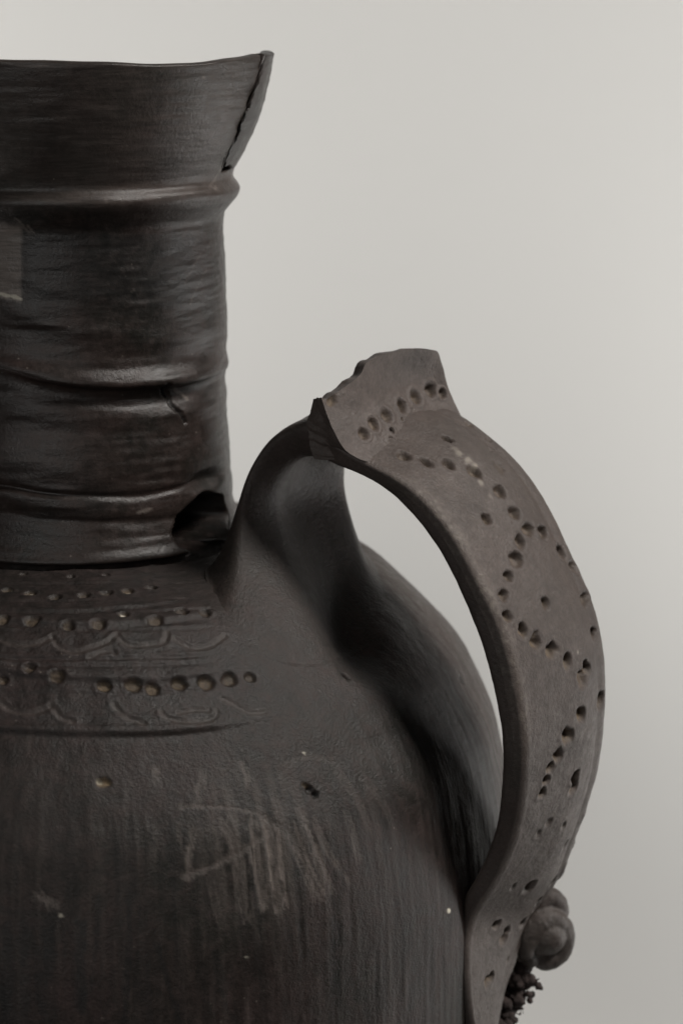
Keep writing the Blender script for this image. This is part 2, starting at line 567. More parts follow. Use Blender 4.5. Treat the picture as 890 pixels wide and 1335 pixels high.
at_b['grey'] = root_grey(PV)
low = 1 - sstep(sil(0, 960)[1] + 40, sil(0, 860)[1] + 40, ZZ)
lowi = np.nonzero((low > 0) & (np.abs(twP) < 1.9) & (ZZ > sil(0, 1420)[1]))[0]
bq = np.stack([TH[lowi] * 80, ZZ[lowi] * 0 + 5.3, ZZ[lowi] / 95], -1)
b1, b2 = fbm(bq, 1.0, 3), fbm(bq + 31.7, 1.6, 3)
at_b['pale'][lowi] = np.maximum(at_b['pale'][lowi], low[lowi] * .09 * sstep(.05, .75, b1))
at_b['dark'][lowi] = np.maximum(at_b['dark'][lowi], low[lowi] * .32 * sstep(.15, .8, b2))
disp[lowi] += low[lowi] * .45 * b1
pc = cast([(335, 1105)])[0]
pd = np.linalg.norm((PV[lowi] - pc) * np.array([1, 1, .8]), axis=1)
at_b['pale'][lowi] = np.maximum(at_b['pale'][lowi], .34 * (1 - sstep(25, 105, pd)) * sstep(-.35, .5, b1))
disp -= 11 * np.exp(-((RR - 212) / 8.0) ** 2) * (ZZ > sil(0, 705)[1]) * (0.75 + .4 * fbm(PV, 18, 2))
CH = cast(catmull([(425, 700), (440, 755), (458, 810), (478, 865), (492, 905)], 16))
RG = cast(catmull([(320, 745), (352, 790), (385, 835), (402, 868)], 12))


def carve(P):
    i = np.nonzero(((P > np.minimum(CH.min(0), RG.min(0)) - 120) & (P < np.maximum(CH.max(0), RG.max(0)) + 120)).all(1))[0]
    out = np.zeros(len(P))
    d, f = poly_dist(P[i], CH)
    out[i] -= 34 * np.exp(-(d / 44) ** 2) * (1 - sstep(.55, 1.0, f))
    d, f = poly_dist(P[i], RG)
    out[i] += 7 * np.exp(-(d / 42) ** 2) * np.sin(math.pi * np.clip(f * .8 + .15, 0, 1))
    return out


disp += carve(PV)
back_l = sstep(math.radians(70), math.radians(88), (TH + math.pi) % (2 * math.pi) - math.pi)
at_b['grey'] = np.maximum(at_b['grey'], 0.35 * back_l * sstep(sil(0, 1150)[1], sil(0, 850)[1], ZZ))  # lit look of the back flank put into the colour as grey
PBODY = PV + NV * disp[:, None]
body_q = grid_quads(nr, nc, wrap=True)
bv = np.vstack([PBODY, [[0, 0, Z_FLOOR]]])
base_tris = [[(nr - 1) * nc + (c + 1) % nc, (nr - 1) * nc + c, nr * nc] for c in range(nc)]
for k in at_b:
    at_b[k] = np.append(at_b[k], 0)
off = np.array([0, 0, Z_FLOOR])
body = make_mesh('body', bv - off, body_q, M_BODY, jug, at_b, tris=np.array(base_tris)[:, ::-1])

# ------------------------------------------------------------------ neck with the collar of the mouth
CRACK = catmull([(341, 66), (341, 80), (334, 104), (326, 124), (316, 150), (306, 178), (295, 203), (289, 217)], 40)
cr3 = cast(CRACK, 'neck')
crz, crt = cr3[:, 2], np.arctan2(cr3[:, 0], -cr3[:, 1])
oz = np.argsort(crz)
crz, crt = crz[oz], crt[oz]
z_low = sil(0, 217)[1]
TC = np.interp(z_low, crz, crt)
GAP = 0.010


def crack_th(z):
    zz = np.clip(z, crz[0], crz[-1])
    return np.interp(zz, crz, crt) + 0.011 * np.sin(zz * 0.17) + 0.007 * np.sin(zz * 0.43 + 1) + 0.004 * np.sin(zz * 1.1)


_rl = catmull([(-60, 77), (0, 78), (60, 80), (120, 82), (190, 84), (240, 83), (290, 78), (325, 72), (342, 69)], 40)
_r3 = []
for _x, _y in _rl:
    _d = ray(_x, _y)
    _t = np.linspace(0.85, 1.05, 4000)
    _q = CAM + _t[:, None] * _d
    _i = int(np.argmin(np.abs(np.hypot(_q[:, 0], _q[:, 1]) - 255.5) + (_q[:, 1] > 5) * 1e4))
    _r3.append(_q[_i])
_r3 = np.array(_r3)
_ra = np.arctan2(_r3[:, 0], -_r3[:, 1])
_ro = np.argsort(_ra)


def rim_height(th):
    """height of the lip; the back of the mouth is broken off"""
    t = (th + math.pi) % (2 * math.pi) - math.pi
    return np.interp(t, _ra[_ro], _r3[_ro, 2]) - 2.5 + 0.4 * np.sin(t * 9) + 0.3 * np.sin(t * 21 + 2)


LEDGES = [  # picture line, bulge, width above, width below, undercut depth, undercut width
    ([(-80, 462), (0, 477), (60, 494), (130, 503), (200, 501), (250, 495), (293, 480)], 13, 15, 4.5, 9, 26),
    ([(-80, 628), (0, 645), (60, 655), (130, 661), (200, 664), (250, 652), (300, 630)], 3.5, 13, 9, 1.5, 16),
    ([(-80, 630), (0, 633), (60, 643), (130, 647), (200, 644), (300, 615)], -4, 4, 4, 0, 10),
    ([(-80, 395), (0, 402), (60, 420), (130, 436), (200, 443), (294, 430)], 4, 14, 10, 2, 20),
    ([(-80, 668), (0, 670), (60, 678), (130, 680), (220, 676), (300, 650)], -2.5, 4, 6, 0, 10),
    ([(-80, 590), (0, 600), (100, 612), (200, 610), (299, 592)], 3, 22, 22, 0, 20),
    ([(-80, 545), (0, 552), (100, 562), (200, 558), (299, 540)], -3, 14, 16, 0, 20)]
ncf = 330
n1 = 240
th_a = np.linspace(math.radians(-150), TC - GAP / 2, n1)      # standing collar, up to the crack
th_c = TC + GAP / 2 + (math.radians(210) - 1e-3 - TC - GAP / 2) * np.linspace(0, 1, 150) ** 2.2     # where the sherd sits, then the broken back
th_n = np.concatenate([th_a, th_c])
stand = np.concatenate([np.ones(len(th_a)), np.zeros(len(th_c))])
nc = len(th_n)
tt = (th_n + math.pi) % (2 * math.pi) - math.pi
back = np.abs(tt) > math.radians(125)
top = np.where(stand > 0, rim_height(th_n), z_low + 3 * np.sin(th_n * 9))
endfade = sstep(math.radians(-150), math.radians(-105), th_n)
top = np.where(stand > 0, z_low + (top - z_low) * np.maximum(endfade, .02), top)
z_bot = NP[-1, 1]
rows_o = 380
WALL = 17.0
# rows: outside from bottom up to the rim, lip, inside back down
zo_low = np.linspace(z_bot, z_low - 3, 270)
rows = []


def neck_row(z, inset, lip):
    return None


LED = []
for line, h, wu, wd, uc, uw in LEDGES:
    p3 = cast(catmull(line, 30), 'neck')
    a = np.arctan2(p3[:, 0], -p3[:, 1])
    o = np.argsort(a)
    LED.append((a[o], p3[o, 2], h, wu, wd, uc, uw))
SHADE_DENT = cast([(268, 684)], 'neck')[0]  # dents sunk where the handle's shadow falls: shade put into the shape
SHADE_DENT2 = cast([(270, 625)], 'neck')[0]
GASH = cast(catmull([(213, 500), (219, 514), (224, 518), (227, 530), (235, 538), (241, 551)], 14), 'neck')


def neck_disp(P, th, z):
    d_ = np.zeros(len(P))
    t = (th + math.pi) % (2 * math.pi) - math.pi
    for a, zl, h, wu, wd, uc, uw in LED:
        d = z - np.interp(t, a, zl)                   # positive = above the line
        wv = 0.75 + 0.3 * np.sin(t * 1.7 + h) + 0.2 * fbm(P, 80, 2)
        e = np.where(d > 0, np.exp(-(d / wu) ** 2), np.exp(-(d / wd) ** 2))
        d_ += (1 - 0.75 * sstep(0.9, 1.35, np.abs(t))) * wv * (h * e - uc * np.exp(-((d + wd * 1.6 + uw * .35) / (uw * .6)) ** 2))
    d_ += 2.0 * fbm(P, 120, 2)
    zs = np.stack([t * 30, z, z * 0], -1)
    d_ += 0.55 * fbm(zs, 7, 3)
    q = P - SHADE_DENT
    rr = np.sqrt((q[:, 0] / 1.0) ** 2 + (q[:, 1] / 1.7) ** 2 + q[:, 2] ** 2 / .8) / 45 + 0.10 * fbm(P, 25, 2)
    d_ += -125 * (1 - sstep(0.5, 1.0, rr))
    q = P - SHADE_DENT2
    rr = np.sqrt((q[:, 0]) ** 2 + (q[:, 1] / 1.4) ** 2 + (q[:, 2] * 2.2) ** 2) / 45
    d_ += -9 * (1 - sstep(0.1, 1.0, rr))
    d, f = poly_dist(P, GASH)
    d_ += -6 * np.exp(-((d + .9 * fbm(P, 7, 2)) / (2.4 - 1.3 * f)) ** 2) + 0.6 * np.exp(-((d - 6) / 3) ** 2)
    return d_


rows_v, seg = [], []
# outside, below the collar
for z in zo_low:
    rows_v.append((np.full(nc, z), th_n, 0.0, 0))
NU = 100
for k in range(1, NU + 1):
    f = k / NU
    z = (z_low - 3) + (top - (z_low - 3)) * f
    rows_v.append((z, None, 0.0, 1))
for k in range(1, 9):                                  # rounded lip
    a = math.pi * k / 9
    rows_v.append((top + 3.5 * math.sin(a), None, WALL * (1 - math.cos(a)) / 2, 1))
for k in range(0, 60):
    f = 1 - k / 59
    z = (z_low - 3) + (top - (z_low - 3)) * f
    rows_v.append((z, None, WALL, 1))
for z in np.linspace(z_low - 6, z_bot, 40):
    rows_v.append((np.full(nc, z), th_n, WALL + 4, 0))
PVn, THn, ZZn, INn = [], [], [], []
for z, th, ins, kind in rows_v:
    if th is None:
        zc = np.minimum(z, Z_RIM + 2)
        sh_ = crack_th(zc) - TC
        # slide the columns so that the one at the break follows the crack
        wgt = np.where(th_n <= TC, np.clip((th_n - math.radians(-20)) / (TC - math.radians(-20)), 0, 1),
                       np.clip((math.radians(150) - th_n) / (math.radians(150) - TC), 0, 1))
        th = th_n + sh_ * wgt
    r = R_neck(np.minimum(z, Z_RIM)) - ins
    PVn.append(turn(r, th, z)); THn.append(th); ZZn.append(z); INn.append(np.full(nc, ins))
PVn = np.vstack(PVn); THn = np.concatenate(THn); ZZn = np.concatenate(ZZn); INn = np.concatenate(INn)
dn = neck_disp(PVn, THn, ZZn)
out_ = INn < WALL * 0.6
dn = np.where(out_, dn, dn * np.where(INn > WALL, 1.0, 0.3))
PVd = PVn + turn(dn, THn, np.zeros(len(dn)))
at_n = {k: np.zeros(len(PVn)) for k in ('dust', 'pale', 'dark', 'white', 'grey')}
pj = project(PVn)
front = (PVn[:, 1] < 0) & out_


def neck_line(s_, w, a, key, n=10):
    ln = cast(catmull(s_, n), 'neck')
    i = np.nonzero(((PVn > ln.min(0) - 12) & (PVn < ln.max(0) + 12)).all(1) & out_)[0]
    d, f = poly_dist(PVn[i], ln)
    v = a * (1 - sstep(0.4, 1.1, d / w + 0.4 * fbm(PVn[i], 6, 2)))
    at_n[key][i] = np.maximum(at_n[key][i], v)


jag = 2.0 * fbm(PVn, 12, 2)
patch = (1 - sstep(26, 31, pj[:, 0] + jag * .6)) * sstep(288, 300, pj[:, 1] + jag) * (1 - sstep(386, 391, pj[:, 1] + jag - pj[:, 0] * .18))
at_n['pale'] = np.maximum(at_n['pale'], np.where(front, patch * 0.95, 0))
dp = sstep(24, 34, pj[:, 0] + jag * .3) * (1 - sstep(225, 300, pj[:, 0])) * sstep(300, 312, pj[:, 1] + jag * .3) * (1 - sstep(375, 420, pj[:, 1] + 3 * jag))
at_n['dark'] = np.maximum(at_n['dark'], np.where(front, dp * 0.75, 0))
at_n['pale'] = np.maximum(at_n['pale'], np.where(out_, sstep(sil(0, 262)[1], sil(0, 235)[1], ZZn) * np.clip(.22 + .12 * fbm(PVn, 45, 3), 0, .4), 0))
for a in ([(0, 383), (14, 386), (27, 389)],):
    neck_line(a, 2.6, .55, 'white')
for s_, w, a, k in [([(22, 285), (32, 296), (40, 305)], 2.2, .5, 'pale'), ([(36, 294), (46, 305)], 1.8, .6, 'pale'),
                    ([(287, 221), (278, 236), (272, 246)], 2.6, .8, 'pale'), ([(281, 244), (279, 246)], 3, .9, 'pale'),
                    ([(262, 330), (250, 352), (240, 372)], 1.2, .5, 'pale'), ([(270, 350), (256, 378), (247, 398)], 1.2, .5, 'pale'),
                    ([(276, 310), (268, 328)], 1.0, .4, 'pale'), ([(258, 312), (252, 325)], 1.0, .4, 'pale'), ([(170, 381), (176, 377)], 1.6, .7, 'pale'),
                    ([(232, 508), (241, 513), (248, 520)], 3, .7, 'pale'), ([(214, 502), (228, 528), (241, 549)], 2.2, .9, 'dark'),
                    ([(136, 258), (140, 264)], 2, .6, 'pale'), ([(20, 257), (60, 262), (160, 265)], 2.2, .3, 'pale'),
                    ([(180, 668), (195, 664)], 3, .7, 'pale'), ([(128, 161), (138, 157)], 1.2, .5, 'pale'), ([(266, 101), (267, 102)], 1.8, .8, 'pale'),
                    ([(245, 180), (246, 180)], 2, .8, 'pale'), ([(255, 209), (256, 209)], 2, .7, 'pale'),
                    ([(0, 82), (30, 85), (60, 86)], 2.2, .5, 'pale'), ([(30, 622), (90, 628)], 1.5, .2, 'pale')]:
    neck_line(s_, w, a, k)
nq_ = grid_quads(len(rows_v), nc, wrap=True, flip=True)
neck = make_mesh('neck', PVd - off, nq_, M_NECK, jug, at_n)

# the loose sherd refitted at the right of the mouth
nzr, ntr = 90, 60
th_end = math.radians(97)
sz = np.linspace(z_low + 5.5, 0, 2)
sv = []
zs_ = np.linspace(0, 1, nzr)


def sherd_pt(u, f, ins):
    h = at(350, 68, 0)[2] - 2.5
    zl = z_low + 5 + 3 * math.sin(u * 7) - 2 * u
    z = zl + (h - zl) * f
    t0 = crack_th(z) + 0.017 + 0.016 * f ** 5 + 0.006 * math.sin(z * .05)
    te = th_end - 0.25 * (1 - f) + 0.03 * math.sin(z * .1)
    th = t0 + (te - t0) * u
    r = R_neck(min(z, Z_RIM)) - ins + 1.5
    return th, r, z


ring_n = 0
loopv = []
# closed section (outside up, lip, inside down) swept from the crack to the far break
for u in np.linspace(0, 1, ntr):
    sec = []
    for f in zs_:
        th, r, z = sherd_pt(u, f, 0); sec.append((r * math.sin(th), -r * math.cos(th), z))
    for k in range(1, 8):
        a = math.pi * k / 8
        th, r, z = sherd_pt(u, 1, WALL * (1 - math.cos(a)) / 2)
        sec.append((r * math.sin(th), -r * math.cos(th), z + 3.5 * math.sin(a)))
    for f in zs_[::-1][::3]:
        th, r, z = sherd_pt(u, f, WALL); sec.append((r * math.sin(th), -r * math.cos(th), z))
    loopv.append(sec)
loopv = np.array(loopv)
ns = loopv.shape[1]
fv = loopv.reshape(-1, 3)
rad = np.hypot(fv[:, 0], fv[:, 1])[:, None]
fv = fv + np.concatenate([fv[:, :2] / rad, np.zeros((len(fv), 1))], 1) * (1.2 * fbm(fv, 60, 2) + .5 * fbm(np.stack([fv[:, 0] * .1, fv[:, 1] * .1, fv[:, 2]], -1), 7, 2))[:, None]
cap0 = fv[:ns].mean(0); cap1 = fv[-ns:].mean(0)
fv2 = np.vstack([fv, cap0, cap1])
tr = [[i, (i + 1) % ns, len(fv)] for i in range(ns)]
tr += [[(ntr - 1) * ns + (i + 1) % ns, (ntr - 1) * ns + i, len(fv) + 1] for i in range(ns)]
zer = {k: np.zeros(len(fv2)) for k in ('dust', 'pale', 'dark', 'white', 'grey')}
make_mesh('rim_sherd', fv2 - off, grid_quads(ntr, ns, wrap=True, flip=True), M_NECK, jug, zer, tris=tr)

# ------------------------------------------------------------------ strap handle
# stations: near outer edge, near inner edge, depth near; far outer edge, far inner edge, depth far
ST = [
    ((300, 660), (362, 690), -195, (398, 640), (466, 665), -25),
    ((322, 602), (366, 638), -200, (408, 580), (461, 615), -35),
    ((358, 562), (388, 606), -215, (440, 540), (468, 585), -50),
    ((400, 550), (414, 602), -235, (500, 518), (512, 565), -65),
    ((440, 580), (440, 609), -255, (556, 515), (556, 562), -78),
    ((480, 604), (476, 623), -268, (606, 533), (590, 570), -90),
    ((527, 628), (508, 644), -285, (650, 567), (625, 595), -112),
    ((567, 664), (540, 677), -300, (690, 606), (660, 630), -130),
    ((598, 705), (570, 718), -317, (723, 657), (690, 675), -152),
    ((628, 762), (598, 773), -333, (753, 720), (718, 733), -172),
    ((655, 818), (621, 830), -345, (781, 788), (744, 798), -188),
    ((673, 883), (638, 893), -352, (795, 855), (758, 862), -198),
    ((684, 955), (651, 965), -352, (796, 925), (762, 930), -196),
    ((683, 1015), (653, 1022), -343, (786, 1005), (752, 1008), -184),
    ((673, 1086), (644, 1078), -327, (764, 1075), (730, 1070), -165),
    ((650, 1145), (620, 1140), -308, (738, 1138), (705, 1120), -140),
    ((615, 1200), (595, 1190), -290, (702, 1195), (655, 1170), -126),
    ((609, 1262), (585, 1255), -290, (674, 1262), (630, 1240), -162),
    ((618, 1335), (590, 1330), -286, (652, 1335), (620, 1320), -192),
    ((640, 1420), (600, 1420), -262, (645, 1420), (605, 1400), -200)]
A = []
for no, ni, yn, fo, fi, yf in ST:
    p_no = at(*no[:2], no[2] if len(no) > 2 else yn); p_ni = at(*ni, yn + 18)
    p_fo = at(*fo, yf); p_fi = at(*fi, yf + 18)
    A.append(np.concatenate([p_no, p_ni, p_fo, p_fi]))
A = catmull(np.array(A), None)
mid = (A[:, 0:3] + A[:, 3:6] + A[:, 6:9] + A[:, 9:12]) / 4
Lh = np.concatenate([[0], np.cumsum(np.linalg.norm(np.diff(mid, axis=0), axis=1))])
NS = 640
tq = np.linspace(0, Lh[-1], NS)
A = np.stack([np.interp(tq, Lh, A[:, k]) for k in range(12)], -1)
for _ in range(70):
    A[1:-1] = (A[:-2] + 2 * A[1:-1] + A[2:]) / 4
NO, NI, FO, FI = A[:, 0:3], A[:, 3:6], A[:, 6:9], A[:, 9:12]
# unit section: outer face v 0..1 near to far, far side, inner face back, near side; corners rounded
secp = []
rc, rcv = 0.075, 0.27
n_out, n_in, n_sd = 110, 36, 14


def corner(cu, cv, a0, a1, n):
    for a in np.linspace(a0, a1, n):
        secp.append((cu + rc * math.cos(a), cv + rcv * math.sin(a)))


# u: 0 near .. 1 far, v: 0 outer .. 1 inner
for u in np.linspace(rc, 1 - rc * 1.6, n_out):
    secp.append((u, 0))
for a in np.linspace(-math.pi / 2, 0, 14)[1:]:
    secp.append((1 - rc * 1.6 + rc * 1.6 * math.cos(a), .42 + .42 * math.sin(a)))
for a in np.linspace(0, math.pi / 2, 12)[1:]:
    secp.append((1 - rc + rc * math.cos(a), 1 - .4 + .4 * math.sin(a)))
for u in np.linspace(1 - rc, rc, n_in)[1:]:
    secp.append((u, 1))
for a in np.linspace(math.pi / 2, math.pi, 12)[1:]:
    secp.append((rc * .5 + rc * .5 * math.cos(a), 1 - rcv + rcv * math.sin(a)))
for v in np.linspace(1 - rcv, rcv, n_sd)[1:]:
    secp.append((0, v))
for a in np.linspace(math.pi, 1.5 * math.pi, 14)[1:-1]:
    secp.append((rc + rc * math.cos(a), rcv + rcv * math.sin(a)))
secp = np.array(secp)
SU, SV = secp[:, 0], secp[:, 1]
nsec = len(secp)
U = np.broadcast_to(SU, (NS, nsec)); Vv = np.broadcast_to(SV, (NS, nsec))
HP = ((1 - U)[..., None] * ((1 - Vv)[..., None] * NO[:, None] + Vv[..., None] * NI[:, None])
      + U[..., None] * ((1 - Vv)[..., None] * FO[:, None] + Vv[..., None] * FI[:, None]))


def grid_normals(G):
    du = np.gradient(G, axis=0)
    dv = np.roll(G, -1, 1) - np.roll(G, 1, 1)
    n = np.cross(dv, du)
    return n / np.maximum(np.linalg.norm(n, axis=-1, keepdims=True), 1e-9)


HN = grid_normals(HP)
cen = HP.mean(1, keepdims=True)
if ((HP - cen) * HN).sum() < 0:
    HN = -HN
# slightly dished outer face with a raised near edge and a shallow line along the far edge
outer = np.where(SV < 0.01, 1.0, 0.0)
sect = outer * (7.0 * np.sin(math.pi * np.clip((SU - rc) / (1 - 2.6 * rc), 0, 1)) - 2.0 * np.exp(-((SU - .35) / .2) ** 2) + 2.0 * np.exp(-((SU - .62) / .2) ** 2) - 1.6 * np.exp(-((SU - .84) / .03) ** 2))
HF = HP.reshape(-1, 3).copy()
NF = HN.reshape(-1, 3)
hd = np.tile(sect, NS)
s_len = np.repeat(tq, nsec)
hd = hd + 1.4 * fbm(HF, 90, 2) + 0.4 * fbm(HF, 16, 3)
at_h = {k: np.zeros(len(HF)) for k in ('dust', 'pale', 'dark', 'white', 'grey')}
# inside of the rising leg: finger-drawn hollow and ridges
inn = np.tile(np.where(SV > .99, 1.0, 0.0), NS)
UU = np.tile(SU, NS)
rise = 1 - sstep(60, 190, s_len)
hd = hd - rise * inn * 26 * np.exp(-((UU - .42) / .26) ** 2) + rise * inn * 5 * np.exp(-((UU - .74) / .06) ** 2)

HDOTS = [(525, 597, 8, .5), (553, 605, 9, .3), (582, 609, 8, .3), (580, 579, 8, .35), (616, 622, 9, .4), (647, 646, 10, .3), (666, 673, 10, .3),
         (631, 678, 8.5, .55), (614, 548, 6, .1), (637, 587, 6, .1), (647, 615, 8, .1), (683, 694, 11, .4), (703, 695, 11, .2), (673, 709, 10, .35),
         (669, 731, 10, .25), (661, 751, 10, .25), (657, 776, 9, .4), (662, 803, 9.5, .55), (681, 823, 8.5, .6), (696, 838, 10, .7), (715, 849, 9.5, .6),
         (733, 861, 9.5, .55), (757, 869, 9, .3), (752, 885, 10, .35), (729, 718, 9.5, .25), (748, 738, 10, .2), (762, 781, 9, .2), (706, 788, 9, .4),
         (771, 824, 9, .25), (782, 913, 11, .45), (750, 931, 10, .8), (734, 957, 10, .8), (723, 982, 10, .7), (714, 1000, 8, .8), (709, 1015, 7, .8), (703, 1033, 8, .9),
         (743, 1013, 9, .6), (742, 1023, 9, .6), (699, 1084, 7, .1), (710, 1070, 7, .1), (727, 1072, 7, .1), (732, 1099, 9, .0), (685, 1152, 9, .2), (666, 1154, 6, .1),
         (718, 1146, 9, .3), (698, 1170, 7, .4), (695, 1180, 7, .4), (675, 1200, 8, .3), (642, 1203, 7, .2), (653, 1212, 8, .4), (649, 1222, 8, .4),
         (634, 1272, 7.5, .7), (630, 1280, 7.5, .7), (655, 1251, 6, .1), (640, 570, 5, .1)]
hpx = project(HF)
vis = (np.einsum('ij,ij->i', NF, HF - CAM) < 0) & (np.tile(outer, NS) > 0) & (s_len > 150)
vi = np.nonzero(vis)[0]


rgd = np.random.default_rng(21)


def press(px, py, r, du, dep=8.0):
    k = vi[np.argmin(((hpx[vi] - (px, py)) ** 2).sum(1))]
    c = HF[k]
    i = np.nonzero((np.abs(HF - c) < r * 2.6).all(1) & (np.tile(SV, NS) < .5))[0]
    q = HF[i] - c
    ax = rgd.normal(size=3); ax /= np.linalg.norm(ax)
    qa = q + np.outer(q @ ax, ax) * rgd.uniform(-.25, .35)
    d = np.linalg.norm(qa, axis=1) / (r * rgd.uniform(1.05, 1.25)) + 0.26 * fbm(HF[i], 9, 2)
    slant = 1 + 0.55 * np.clip((q @ np.array([.5, .2, .8])) / r, -1, 1)      # deeper at the upper side
    sh_ = 0.3 if du <= .1 else 1.0
    hd[i] += sh_ * (-dep * slant * (1 - sstep(0.35, 1.0, d)) + 0.5 * np.exp(-((d - 1.25) / 0.22) ** 2))
    at_h['dust'][i] = np.maximum(at_h['dust'][i], (1 - sstep(0.35, 0.95, d)) * min(1, du + .1) * .8)


for px, py, r, du in HDOTS:
    press(px, py, r, du)
for (px, py, r, a) in [(606, 606, 9, .7), (614, 613, 8, .8), (596, 598, 8, .5), (622, 634, 6, .6), (634, 650, 5, .35), (588, 590, 6, .3),
                       (746, 850, 3, .9), (742, 818, 8, .25), (560, 660, 4, .3)]:
    k = vi[np.argmin(((hpx[vi] - (px, py)) ** 2).sum(1))]
    i = np.nonzero((np.abs(HF - HF[k]) < r * 2).all(1))[0]
    d = np.linalg.norm(HF[i] - HF[k], axis=1) / r + 0.4 * fbm(HF[i], 7, 2)
    at_h['pale'][i] = np.maximum(at_h['pale'][i], a * (1 - sstep(.2, 1.1, d)))
    at_h['white'][i] = np.maximum(at_h['white'][i], .25 * a * (1 - sstep(.1, .9, d)))
# glint along the near edge, painted in as pale and white
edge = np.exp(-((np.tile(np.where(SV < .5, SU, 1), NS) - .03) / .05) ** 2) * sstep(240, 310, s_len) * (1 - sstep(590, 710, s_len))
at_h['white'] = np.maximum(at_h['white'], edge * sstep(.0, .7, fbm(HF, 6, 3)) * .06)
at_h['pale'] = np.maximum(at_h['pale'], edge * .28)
# rough lumps on the far edge low down
fe = np.tile(np.where((SU > .9) & (SV < .7), 1.0, 0.0), NS) * sstep(750, 810, s_len)
hd += fe * 4.5 * np.maximum(fbm(HF, 22, 3) - .05, 0)
HF = HF + NF * hd[:, None]


nside = np.tile(np.where((SU < .02) & (SV > .2) & (SV < .9), 1.0, 0.0), NS)
at_h['grey'] = 0.30 + 0.70 * sstep(120, 260, s_len) - 0.5 * nside * sstep(190, 290, s_len) + 0.08 * fbm(HF, 40, 2)  # less grey on the rising leg: its weaker light put into the colour
G = HF.reshape(NS, nsec, 3)
Gs = G.copy()
for _ in range(60):
    Gs = (np.roll(Gs, 1, 1) + 2 * Gs + np.roll(Gs, -1, 1)) / 4
wg = (1 - sstep(110, 210, tq))[:, None, None]
HF = (G * (1 - wg) + Gs * wg).reshape(-1, 3)
# root: the strap spreads smoothly onto the shoulder, down to a footprint drawn on the body
cut = 22
HF = HF[cut * nsec:]
NS -= cut
for k in at_h:
    at_h[k] = at_h[k][cut * nsec:]
row0 = HF[:nsec]
i_fo, i_fi = n_out + 13, n_out + 13 + 10
i_ni = i_fi + n_in + 4
foot_seg = [
    ([(262, 743), (300, 728), (350, 715), (400, 708), (440, 706)], 0, i_fo - 6),
    ([(440, 706), (480, 716), (508, 750), (524, 800)], i_fo - 6, i_fi),
    ([(524, 800), (506, 836), (476, 852), (446, 866), (416, 880)], i_fi, i_ni),
    ([(416, 880), (370, 876), (330, 860), (298, 836), (278, 798), (262, 743)], i_ni, nsec)]
foot = np.zeros((nsec, 2))
for pts_, a, b in foot_seg:
    foot[a:b] = catmull(pts_, b - a + 1)[:-1]
F3 = cast(foot)
frd = np.hypot(F3[:, 0], F3[:, 1])
sub_g = np.gradient(BP, axis=0)
pn = np.stack([-sub_g[:, 1], sub_g[:, 0]], -1)
pn /= np.linalg.norm(pn, axis=1)[:, None]
pnr = np.interp(-F3[:, 2], -BP[:, 1], pn[:, 0]); pnz = np.interp(-F3[:, 2], -BP[:, 1], pn[:, 1])
bnf = turn(pnr, np.arctan2(F3[:, 0], -F3[:, 1]), pnz)
bnf /= np.linalg.norm(bnf, axis=1)[:, None]
F3 = F3 - bnf * 5.0
outd = F3 - F3.mean(0)
outd -= bnf * np.einsum('ij,ij->i', outd, bnf)[:, None]
outd /= np.linalg.norm(outd, axis=1)[:, None]
tan0 = (HF[:nsec] - HF[8 * nsec:9 * nsec])
tan0 /= np.linalg.norm(tan0, axis=1)[:, None]
gap_ = np.linalg.norm(F3 - row0, axis=1)[:, None]
gap_ = (np.roll(gap_, 3) + gap_ + np.roll(gap_, -3)) / 3
NR = 80
t1w = (0.6 - 0.0 * np.exp(-((np.arange(nsec) - (i_fi + i_ni) / 2) / 12.0) ** 2))[:, None]
root = []
for t in np.linspace(1, 0, NR, endpoint=False):
    h00 = 2 * t ** 3 - 3 * t ** 2 + 1; h10 = t ** 3 - 2 * t ** 2 + t; h01 = -2 * t ** 3 + 3 * t ** 2; h11 = t ** 3 - t ** 2
    root.append(h00 * row0 + h10 * tan0 * (32 + .38 * gap_) + h01 * F3 + h11 * outd * gap_ * t1w)
root = np.array(root)
tcol = np.repeat(np.linspace(1, 0, NR, endpoint=False), nsec)
rf_ = root.reshape(-1, 3)
isw = int(np.argmax(BP[:, 0] > 560))
zb = np.interp(np.hypot(rf_[:, 0], rf_[:, 1]), BP[:isw, 0], BP[:isw, 1])
ii = np.arange(nsec)
amp = np.tile(16 + 26 * np.exp(-((ii - i_ni - 6) / 16.0) ** 2) + 12 * np.exp(-((ii - i_fi) / 12.0) ** 2), NR)
lift = zb + amp * (1 - tcol) ** 1.6 * sstep(0, .12, 1 - tcol) - 4 * (tcol > .97) - 5 * (tcol > .995)
soft = 10.0
dz = rf_[:, 2] - lift
rf_[:, 2] = lift + np.where(dz > soft, dz, soft * np.exp(np.clip(dz / soft - 1, -30, 0))) * np.where(tcol > .97, 0.3, 1)
root = rf_.reshape(root.shape)
for _ in range(8):
    root = (np.roll(root, 1, 1) + 2 * root + np.roll(root, -1, 1)) / 4
wr = np.linspace(1, 0, NR)[:, None] ** .5
root = wr[..., None] * root + (1 - wr[..., None]) * rf_.reshape(root.shape)
rf_ = root.reshape(-1, 3)
gnr = grid_normals(root).reshape(-1, 3)
thr = np.arctan2(rf_[:, 0], -rf_[:, 1])
rbn = turn(np.interp(-rf_[:, 2], -BP[:, 1], pn[:, 0]), thr, np.interp(-rf_[:, 2], -BP[:, 1], pn[:, 1]))
rf_ = rf_ + rbn * (carve(rf_) * sstep(.15, .75, tcol))[:, None]
rf_ = rf_ + gnr * ((0.9 * fbm(rf_, 60, 2) + 0.4 * fbm(rf_, 16, 3)) * np.repeat(sstep(0, .25, 1 - np.linspace(1, 0, NR)) * 0 + sstep(0, .3, np.linspace(1, 0, NR)), nsec))[:, None]
